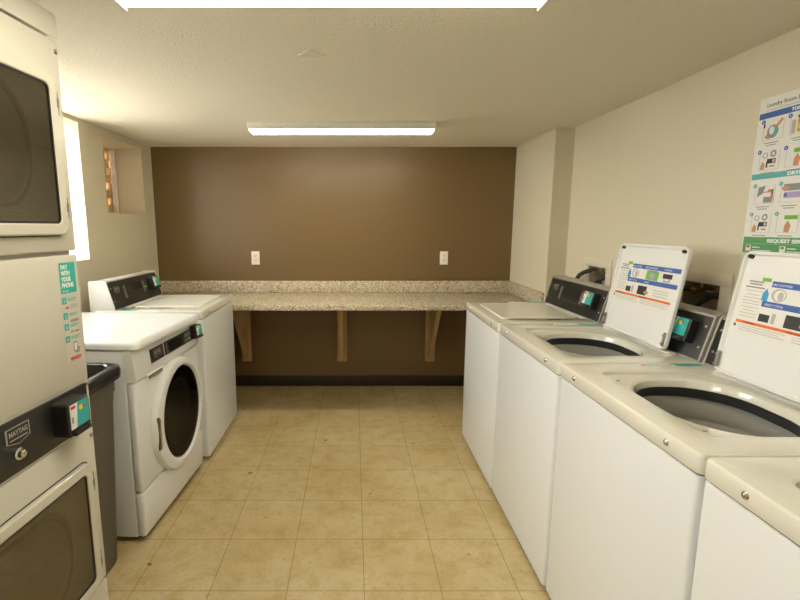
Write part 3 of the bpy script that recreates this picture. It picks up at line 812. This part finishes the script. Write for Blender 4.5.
utility_box(BOX2, 'recessed wall box with hoses between the two tall open lids', [
    [(.035, .070, Z - .055), (.010, .090, Z - .035), (-.045, .130, Z - .060), (-.060, .160, Z - .12), (-.055, .165, Z - .24)],
    [(.045, -.06, Z - .060), (.025, -.045, Z - .050), (.005, .000, Z - .085), (-.030, .020, Z - .14), (-.05, .03, Z - .25)]],
    ['black hose arching left out of the near wall box', 'black hose curving down the middle of the near wall box'])

# ------------------------------------------------------------------ instruction poster
def poster():
    H = .552; W_ = .435
    t = empty('instruction_poster', (XR - .0006, 1.775, 1.326), 0, 'laundry room instruction poster with blue, teal and green bands on right wall', 'poster')
    F = frame((0, 0, 0), (0, -1, 0), (0, 0, 1))
    MB().rect(0, W_, 0, H, M['paper'], F, .0010).build('sheet', None, t, smooth=False)
    G = F @ Matrix.Translation((0, 0, .0011))
    b = MB(); b.text('Laundry Room Instructions', .030, H - .034, .0205, M['ink'], G, .0004, width=.205); b.rect(.03, .40, H - .045, H - .0435, M['inkgrey'], G); b.build('title_lettering', None, t, smooth=False)
    def band(v0, v1, m, s, u, w, nm, sz):
        b = MB(); b.rect(.004, W_ - .004, v0, v1, m, G, .0005); b.text(s, u, v0 + (v1 - v0) * .22, sz, M['white'], G, .0008, width=w, bold=.0006); return b
    band(H - .073, H - .052, M['blue'], 'TOP LOAD WASHERS', .130, .165, 'b', .016).build('blue_band', None, t, smooth=False)
    band(H - .286, H - .266, M['tealband'], 'DRYERS', .147, .075, 't', .016).build('teal_band', None, t, smooth=False)
    b = band(.034, .058, M['green'], 'REQUEST SERVICE', .105, .170, 'g', .017)
    b.rect(.004, W_ - .004, .0, .0335, M['lime'] if False else M['green'], G, .0005)
    for k in range(3):
        u = .018 + .14 * k
        b.rect(u, u + .022, .006, .028, M['paper'], G, .0009); b.rect(u + .004, u + .017, .018, .026, M['red'] if k == 0 else M['green'], G, .0012)
        b.rect(u + .028, u + .06, .018, .022, M['paper'], G, .0008); b.rect(u + .028, u + .105, .008, .011, M['paper'], G, .0008)
    b.build('green_band', None, t, smooth=False)
    # picture panels: 4 columns x 4 rows
    rows = [H - .150, H - .255, H - .375, H - .478]
    for ri, v in enumerate(rows):
        for c in range(4):
            u = .026 + .104 * c; b = MB(); tone = M['blue'] if ri < 2 else M['tealband']
            b.rect(u + .002, u + .082, v, v + .001, M['inklight'], G); b.rect(u + .081, u + .082, v, v + .066, M['inklight'], G)
            b.rect(u + .002, u + .003, v, v + .066, M['inklight'], G)
            b.disc(u - .001, v + .066, .0075, tone, G, .0010)
            b.rect(u - .002, u, v + .063, v + .069, M['white'], G, .0014)
            if ri == 0 and c % 2 == 0:
                b.disc(u + .040, v + .028, .022, M['printgrey'], G, .0008, ry=.023); b.disc(u + .043, v + .026, .015, M['tealband'], G, .0011, ry=.016); b.disc(u + .037, v + .032, .010, M['paper'], G, .0014, ry=.014)
                b.plate([(u + .046, v + .042), (u + .052, v + .036), (u + .078, v + .062), (u + .072, v + .068)], 0, .0016, M['skin'], G)
                b.plate([(u + .010, v + .012), (u + .028, v + .002), (u + .030, v + .012), (u + .018, v + .020)], 0, .0016, M['skin'], G)
                b.rect(u + .002, u + .007, v + .045, v + .058, M['ink'], G, .0012)
            elif ri == 0:
                b.rect(u + .03, u + .06, v + .008, v + .055, M['skin'], G, .0009); b.rect(u + .028, u + .062, v + .055, v + .063, M['ink'], G, .0009); b.rect(u + .033, u + .057, v + .018, v + .034, M['yellow'], G, .0012)
                b.rect(u + .008, u + .022, v + .005, v + .05, M['inklight'], G, .0008)
            elif ri == 2 and c % 2 == 0:
                b.plate([(u + .012, v + .025), (u + .032, v + .036), (u + .042, v + .064), (u + .015, v + .060)], 0, .0009, M['printgrey'], G)
                b.rect(u + .040, u + .074, v + .004, v + .024, M['printgrey'], G, .0009); b.rect(u + .068, u + .076, v + .008, v + .048, M['skin'], G, .0012)
                b.rect(u + .055, u + .076, v + .040, v + .050, M['skin'], G, .0012); b.rect(u + .036, u + .056, v + .040, v + .043, M['red'], G, .0012)
            elif ri == 2:
                b.rect(u + .012, u + .080, v + .040, v + .063, M['printgrey'], G, .0008); b.rect(u + .015, u + .075, v + .016, v + .036, M['lilac'], G, .0008)
                b.plate([(u + .002, v + .054), (u + .012, v + .042), (u + .032, v + .044), (u + .034, v + .056)], 0, .0013, M['skin'], G); b.disc(u + .022, v + .026, .006, M['blue'], G, .0013)
            elif c % 2 == 0:
                b.rect(u + .034, u + .068, v + .022, v + .038, M['ink'], G, .0009); b.rect(u + .032, u + .037, v + .008, v + .03, M['ink'], G, .0009); b.disc(u + .061, v + .030, .006, M['inklight'], G, .0013)
                b.rect(u + .046, u + .066, v + .010, v + .014, M['red'], G, .0009)
                b.ring(u + .056, v + .055, .011, .006, M['printgrey'], G, .0009, ratio=1.1); b.ring(u + .024, v + .052, .010, .008, M['inkgrey'], G, .0009)
                b.plate([(u + .008, v + .003), (u + .024, v + .002), (u + .026, v + .020), (u + .016, v + .030), (u + .010, v + .018)], 0, .0012, M['skin'], G)
            else:
                b.rect(u + .03, u + .078, v + .046, v + .060, M['lime'], G, .0009)
                b.plate([(u + .034, v + .002), (u + .052, v + .002), (u + .056, v + .026), (u + .044, v + .042), (u + .034, v + .024)], 0, .0012, M['skin'], G)
            b.rect(u + .012, u + .068, v - .012, v - .009, M['inkgrey'], G); b.rect(u + .020, u + .060, v - .020, v - .017, M['inkgrey'], G)
            b.build('picture_panel', None, t, smooth=False)
poster()
